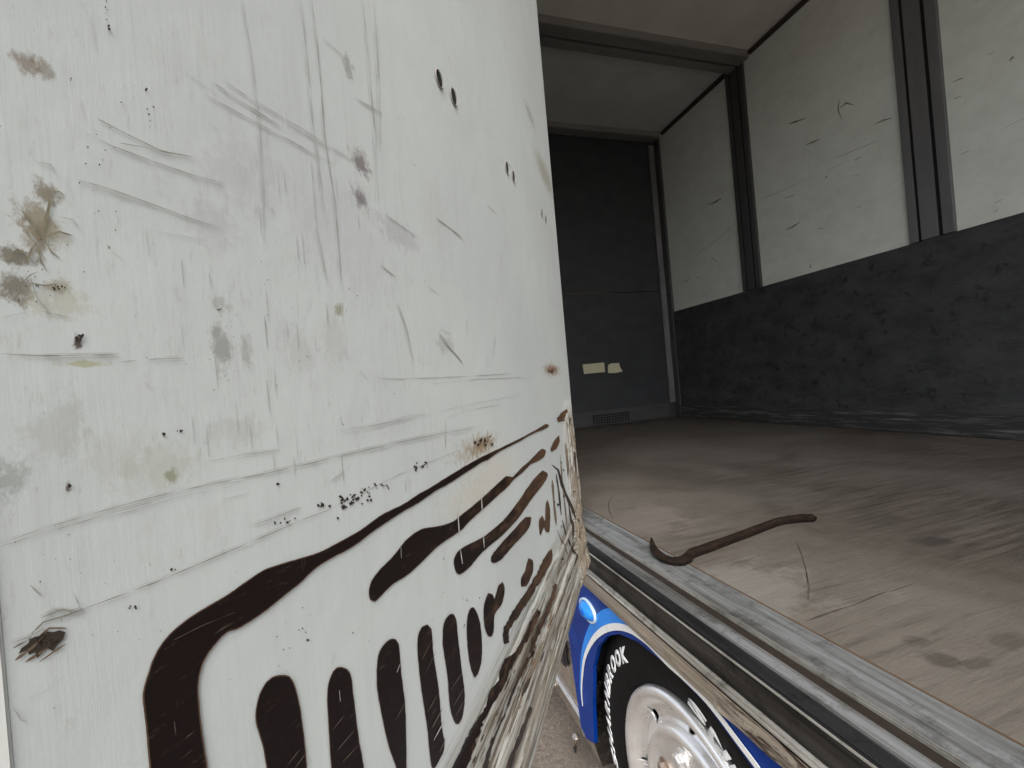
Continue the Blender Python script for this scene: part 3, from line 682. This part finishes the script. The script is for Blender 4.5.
def drape(bm, h):
    vs = [v.co for v in bm.verts]
    if min(v.x for v in vs) < .18 or min(v.z for v in vs) < -.3:
        for k in range(1, 30):
            u = .006 * k; g_ = list(bm.verts) + list(bm.edges) + list(bm.faces)
            bmesh.ops.bisect_plane(bm, geom=g_, plane_co=(u, 0, 0), plane_no=(1, 0, 0))
        for z in [-.325 - .005 * k for k in range(0, 36)]:
            g_ = list(bm.verts) + list(bm.edges) + list(bm.faces)
            bmesh.ops.bisect_plane(bm, geom=g_, plane_co=(0, 0, z), plane_no=(0, 0, 1))
        bmesh.ops.triangulate(bm, faces=bm.faces)
    for v in bm.verts: v.co.y = disp(v.co.x, v.co.z) + h
for k, pts in enumerate(STROKES):
    rough_ = k >= 16 or k == 8
    q = wobble(pts, 1.8 if rough_ else .35)
    bm = bmesh.new(); vs = [bm.verts.new((door(p.x, p.y)[0], 0, door(p.x, p.y)[1])) for p in q]
    f = bm.faces.new(vs); bm.normal_update()
    if not rough_:
        r = bmesh.ops.inset_region(bm, faces=[f], thickness=.0006, use_boundary=True, use_even_offset=False)
        for g_ in r['faces']: g_.material_index = 1
    bmesh.ops.triangulate(bm, faces=bm.faces, ngon_method='EAR_CLIP')
    drape(bm, .0009); dobj('worn_stroke', bm, [stk.m, edge])

# scratches, speckles and holes
dc = lambda x, y: (lambda q: Vector((q[0], disp(q[0], q[1]) + .0006, q[1])))(door(x, y))
dc2 = lambda x, y: (lambda q: Vector((q[0], disp(q[0], q[1]) + .0016, q[1])))(door(x, y))
sc_d = simple('scratch dark', (.27, .25, .21), .6); sc_m = simple('scratch mid', (.39, .385, .35), .6); sc_l = simple('scratch faint', (.50, .51, .485), .6)
bm = bmesh.new()
def R_(pts, w, m=1):
    ribbon_bm(bm, pts, w, dc, m)
    if w > 1.05 and len(pts) > 2:                        # fainter companions beside a deep scratch
        for dx, dy in ((1.2, 2.4), (-2.2, -1.6)):
            k = random.randint(0, 1); ribbon_bm(bm, [(x + dx, y + dy) for x, y in pts[k:]], w * .55, dc, 2)
R_([(0, 543), (40, 529), (97, 512), (140, 500), (177, 491), (220, 482), (267, 473), (300, 465.5), (340, 456), (400, 442), (443, 433), (480, 427)], 1.9, 1)
R_([(0, 546), (97, 517), (150, 502)], 1.6, 1); R_([(100, 520), (177, 497), (230, 486)], 1.0, 2); R_([(205, 462), (240, 455), (279, 450)], 1.1, 1)
R_([(82, 609), (120, 595), (155, 582), (200, 563), (250, 542), (300, 520.5), (330, 509)], 1.6, 0); R_([(330, 508), (349, 499), (400, 474), (456, 451), (470, 446)], .9, 1)
R_([(250, 526), (275, 517), (300, 507)], 1.3, 1); R_([(220, 500), (250, 493)], .8, 2)
R_([(0, 354), (40, 356), (70, 355.5), (100, 355), (118, 354)], 2.6, 1); R_([(2, 354), (60, 356)], 1.0, 0); R_([(120, 362), (135, 360.5)], 1.4, 1); R_([(147, 359.5), (165, 358.5), (183, 358)], 1.2, 1)
R_([(365, 378), (400, 379), (440, 377.5), (470, 376), (520, 373)], 1.0, 1); R_([(360, 372), (367, 379)], 1.2, 1); R_([(430, 384), (480, 379), (535, 377)], .8, 1); R_([(340, 432), (380, 424), (425, 414)], 1.2, 1); R_([(350, 436), (400, 421), (470, 404), (530, 393)], .7, 2)
R_([(444, 418), (470, 410), (500, 404)], .8, 1)
# upper left diagonal scratches
for a, w, m in (([(96, 119), (125, 134), (160, 151), (195, 158)], 1.5, 0), ([(84, 133), (110, 146), (150, 161), (190, 175), (225, 184)], 1.4, 1), ([(118, 143), (145, 148), (175, 155)], 1.2, 0),
                ([(76, 180), (105, 188), (150, 204), (190, 219), (220, 228)], 1.7, 1), ([(88, 186), (120, 197), (160, 208)], 1.0, 2), ([(140, 228), (190, 238), (225, 244)], 1.0, 2),
                ([(214, 84), (240, 101), (280, 127)], 1.8, 1), ([(225, 82), (250, 99), (290, 122), (335, 150), (355, 162)], 1.2, 1), ([(205, 95), (250, 120), (290, 141), (320, 158), (335, 165)], 1.3, 1), ([(185, 73), (205, 87), (235, 106)], .8, 2), ([(286, 124), (330, 150)], .9, 1),
                ([(300, 0), (304, 40), (308, 80), (311, 120), (317, 160), (323, 210)], 1.5, 2), ([(311, 0), (316, 40), (320, 85), (323, 130), (328, 165), (334, 200), (338, 250), (341, 290)], 1.3, 1), ([(241, 0), (248, 40), (253, 80), (258, 120), (262, 190), (263, 240)], 1.3, 2),
                ([(362, 0), (366, 40), (370, 90), (374, 130), (377, 200)], 1.2, 2), ([(372, 0), (375, 30), (378, 80), (379, 150)], 1.2, 2), ([(322, 38), (345, 58)], 1.0, 2), ([(310, 160), (316, 230), (326, 280)], 1.2, 2), ([(355, 98), (372, 108), (382, 114)], 1.2, 1), ([(372, 72), (378, 78)], 1.2, 1), ([(385, 215), (415, 236)], 1.0, 1), ([(436, 218), (452, 230), (462, 238)], 1.5, 1), ([(380, 265), (395, 277)], 1.2, 1), ([(397, 303), (405, 325), (412, 360)], 1.1, 2), ([(439, 333), (448, 346), (462, 362)], 1.6, 1), ([(486, 204), (497, 214)], 1.0, 2), ([(466, 320), (467, 335)], 1, 2), ([(495, 335), (493, 355)], 1, 2),
                ([(0, 318), (30, 311)], 1, 2), ([(40, 311), (70, 318)], 1.4, 1), ([(28, 275), (36, 298), (46, 310), (46, 316)], 1.3, 1), ([(22, 225), (30, 235), (38, 245)], 1.8, 1), ([(34, 162), (50, 165), (54, 172)], 1.3, 1), ([(58, 217), (72, 220), (78, 228)], 1.2, 1),
                ([(29, 585), (40, 596)], 3, 1), ([(73, 594), (79, 608)], 2.4, 1), ([(40, 618), (55, 610), (70, 611), (83, 610)], 3.2, 1), ([(46, 616), (60, 609), (78, 612)], 1.4, 0), ([(30, 634), (42, 622), (66, 615), (82, 608)], 2.5, 0), ([(10, 643), (24, 638), (44, 628)], 2.2, 1), ([(12, 708), (20, 720), (26, 722)], 2, 1), ([(24, 700), (45, 690), (62, 676)], .8, 2), ([(5, 560), (0, 562)], 1, 2),
                ([(328, 482), (340, 474), (344, 471)], 1.6, 1), ([(445, 420), (445, 448)], 1.6, 2), ([(405, 480), (405, 492)], 1.2, 1), ([(340, 416), (341, 424)], 2, 1), ([(361, 417), (361, 423)], 1.6, 1), ([(182, 411), (180, 404)], 1.4, 1)):
    R_(a, w, m)
for a, w in (([(40, 238), (30, 222), (20, 210)], 3), ([(40, 236), (46, 215), (50, 196)], 5), ([(40, 238), (58, 232), (72, 236)], 2.6), ([(40, 238), (30, 250), (26, 262)], 4), ([(42, 238), (50, 252), (58, 258)], 2.4), ([(36, 244), (40, 262), (46, 272)], 2.2), ([(44, 192), (58, 192), (64, 196)], 2),
             ([(28, 283), (44, 286), (56, 284)], 2.4), ([(4, 262), (16, 250), (26, 254)], 4), ([(20, 284), (28, 276), (36, 272)], 2)):
    ribbon_bm(bm, a, w, dc, 3)
for k in range(34):                                   # faint vertical rub marks
    x = random.choice((random.uniform(180, 430), random.uniform(230, 330), random.uniform(120, 540))); y = random.uniform(170, 460); L = random.uniform(8, 36)
    R_([(x, y), (x + L * .09, y + L)], random.uniform(.6, 1.6), 2 if random.random() < .93 else 1)
for k in range(26):
    x = random.uniform(60, 520); y = random.uniform(60, 400); L = random.uniform(4, 13)
    R_([(x, y), (x + L, y + L * random.uniform(.3, .8))], random.uniform(.6, 1.1), 2 if random.random() < .85 else 1)
for v in bm.verts: pass
dobj('scratches', bm, [sc_d, sc_m, sc_l, simple('old tape glue', (.30, .27, .19), .7, 0, .5, 200)])['kind'] = 'stuff'
# light scratches across the dark strokes
ssw = simple('scratch white', (.60, .61, .58), .5); sst = simple('scratch tan', (.15, .125, .095), .6)
for a, w in (([(337, 690), (338, 701)], 2.2), ([(399, 547), (399.5, 558)], 1.4), ([(456, 508), (458, 536)], 1.6), ([(480, 494), (481, 512)], 1.3), ([(459, 550), (461, 564)], 1.8), ([(482, 534), (483, 548)], 1.6), ([(299, 559), (301, 570)], .8), ([(302, 558), (303, 566)], .7),
             ([(420, 660), (430, 640)], .7), ([(424, 672), (434, 652)], .7), ([(426, 712), (436, 694)], .9), ([(430, 728), (441, 708)], 1.2), ([(432, 740), (443, 720)], 1.4), ([(438, 752), (444, 738)], 1.2), ([(449, 690), (461, 672)], .8), ([(452, 706), (462, 688)], 1.0), ([(454, 716), (463, 700)], .9),
             ([(170, 640), (200, 625), (232, 612)], .8), ([(171, 720), (173, 735)], 1.0), ([(174, 700), (174, 708)], .8), ([(330, 730), (342, 715)], .8), ([(335, 750), (352, 730)], .8), ([(340, 762), (356, 745)], .8), ([(292, 768), (304, 752)], .8), ([(284, 766), (298, 748)], .7), ([(394, 720), (404, 700)], .7), ([(395, 672), (398, 664)], 1.6)):
    bm = bmesh.new(); ribbon_bm(bm, a, w * 1.25, dc2, 0); dobj('scratch_mark', bm, ssw if w > 1.25 else sst)
# speckles
bm = bmesh.new()
def fleck(x, y, r, conv=dc, mat=0):
    n = 7; a0 = random.random() * 6; q = [(x + r * math.cos(a0 + 6.283 * k / n) * random.uniform(.4, 1.2), y + r * math.sin(a0 + 6.283 * k / n) * random.uniform(.5, 1.3)) for k in range(n)]
    f = bm.faces.new([bm.verts.new(conv(*p)) for p in q]); f.material_index = mat
for (cx, cy, sx_, sy_, n, r) in ((348, 499, 9, 6, 20, 1.5), (322, 506, 8, 3, 7, 1.6), (380, 485, 9, 4, 9, 1.1), (365, 492, 8, 6, 12, 1.2), (290, 519, 6, 3, 4, 1.3), (416, 467, 4, 4, 7, 1.3), (425, 466, 3, 4, 5, 1.1), (275, 523, 4, 2, 3, 1.3), (357, 500, 10, 5, 10, 1.2), (170, 570, 4, 2, 3, 1.7), (131, 607, 5, 2, 3, 1.6),
                        (78, 338, 4, 5, 7, 2.0), (55, 287, 8, 3, 7, 1.8), (178, 431, 5, 1.5, 4, 1.2), (163, 435, 1, 2, 2, 1.6), (219, 309, 2.5, 1.5, 4, 1.0), (68, 485, 1.5, 4, 3, 2), (105, 10, 2, 12, 5, .9), (107, 28, 1, 3, 2, 1.5), (350, 10, 60, 10, 0, 1),
                        (105, 160, 30, 60, 14, .8), (150, 110, 4, 20, 5, .9), (145, 90, 2, 2, 2, 1.6), (68, 80, 2, 2, 2, 1.5), (483, 443, 9, 6, 16, 1.4), (552, 371, 4, 4, 5, 1.1), (562, 418, 5, 6, 9, 1.2), (60, 240, 30, 40, 14, .6), (30, 290, 26, 22, 16, .8), (250, 330, 120, 90, 50, .5), (100, 620, 80, 60, 12, .6), (290, 640, 60, 40, 14, .7), (450, 600, 40, 50, 10, .6), (60, 560, 50, 30, 10, .7)):
    for _ in range(n): fleck(cx + random.gauss(0, .5) * sx_, cy + random.gauss(0, .5) * sy_, r * random.uniform(.5, 1.3))
fleck(277, 484, 1.9); fleck(343, 507, 2.4); fleck(337, 518, 1.6); fleck(307, 640, 1.6)
f = bm.faces.new([bm.verts.new(dc(*p)) for p in ((17, 654), (20, 648), (26, 644), (31, 637), (38, 636), (44, 631), (52, 632), (58, 630), (64, 632), (62, 639), (56, 645), (52, 651), (46, 648), (42, 652), (36, 658), (34, 652), (28, 655), (26, 650))])
for a, w in (([(14, 660), (30, 648), (48, 634)], 5), ([(24, 662), (40, 652), (58, 640)], 4), ([(34, 640), (48, 628), (66, 628)], 4), ([(12, 648), (26, 640)], 3), ([(38, 662), (52, 652), (64, 644)], 3)):
    ribbon_bm(bm, a, w, dc, 1)
for _ in range(16):                                   # ragged tear round the punched hole
    fleck(40 + random.gauss(0, 7), 638 + random.gauss(0, 4), random.uniform(1.2, 3.2))
for _ in range(70):                                   # scrapes along the rail
    t = random.random(); x = 466 + 108 * t + random.uniform(-4, 14); y = 768 - 200 * t + random.uniform(-10, 10)
    if door(x, y)[1] < -.485: continue
    dx, dy = 640 - x, 372 - y; L = math.hypot(dx, dy); k = random.uniform(4, 26) * (1.2 - t) / L
    ribbon_bm(bm, [(x, y), (x + dx * k * .5, y + dy * k * .5), (x + dx * k, y + dy * k)], random.uniform(.8, 3.2) * (1.15 - t * .6), dc, random.choice((0, 1, 1)))
for _ in range(14):
    x = random.uniform(553, 578); y = random.uniform(440, 560)
    if door(x, y)[0] > .01: fleck(x, y, random.uniform(.6, 1.8), dc, random.choice((0, 1)))
drk = simple('chip dark', (.045, .032, .024), .7); dobj('chips', bm, [drk, simple('chip brown', (.17, .125, .085), .7)])['kind'] = 'stuff'
# vertical splits at the torn hinge corner
bm = bmesh.new()
for a, w, m in (([(567, 412), (572, 440), (574, 468), (577, 500)], 2.4, 0), ([(570, 418), (575, 450), (577, 478)], 1.5, 0), ([(565, 430), (566, 455), (568, 478)], 2.2, 1), ([(560, 455), (562, 480), (565, 508), (567, 530)], 2.6, 1),
                ([(552, 465), (558, 470), (562, 485), (568, 500), (574, 515), (577, 522)], 4.2, 0), ([(556, 474), (559, 495), (561, 515)], 3, 0), ([(552, 480), (554, 505), (556, 525)], 3.6, 1), ([(568, 500), (572, 530), (571, 552)], 2.2, 0), ([(574, 520), (579, 540), (580, 555)], 1.6, 1), ([(562, 520), (567, 540), (574, 556), (571, 566)], 2.5, 0), ([(557, 530), (563, 545), (568, 560)], 1.6, 1)):
    ribbon_bm(bm, a, w, dc, m)
bmesh.ops.triangulate(bm, faces=bm.faces); dobj('skin_splits', bm, [drk, simple('split brown', (.20, .15, .105), .7)])
# screw holes: flat discs, the shade inside painted dark, with a raised rim
holes = [(438.5, 79, 3.4, 10.5), (453, 97, 3.2, 9.5), (506.5, 168, 1.9, 6), (513, 176.5, 1.7, 5.5), (541.5, 213, 1.1, 3), (545.5, 219, 1.0, 2.6)]
hole_m = simple('hole dark', (.012, .014, .012), .9, 0, .5, 80)
for (x, y, a_, b_) in holes:
    u, v_ = door(x, y); u1, _ = door(x - a_, y); _, v1 = door(x, y - b_); ru, rv = abs(u1 - u), abs(v1 - v_); rr = (ru + rv) / 2 * .72
    q = [(u + rr * math.cos(6.283 * k / 24) , v_ + rr * math.sin(6.283 * k / 24)) for k in range(24)]
    bm = bmesh.new()
    f = bm.faces.new([bm.verts.new((p[0], .0007, p[1])) for p in q])
    ring = [[bm.verts.new((u + s_ * rr * math.cos(6.283 * k / 24), h_, v_ + s_ * rr * math.sin(6.283 * k / 24))) for k in range(24)] for s_, h_ in ((1.0, .0008), (1.08, .0018), (1.25, .0005))]
    for A, B in zip(ring, ring[1:]):
        for k in range(24): bm.faces.new((A[k], A[(k + 1) % 24], B[(k + 1) % 24], B[k])).material_index = 1
    dobj('screw_hole', bm, [hole_m, simple('hole rim', (.30, .28, .26), .6)])
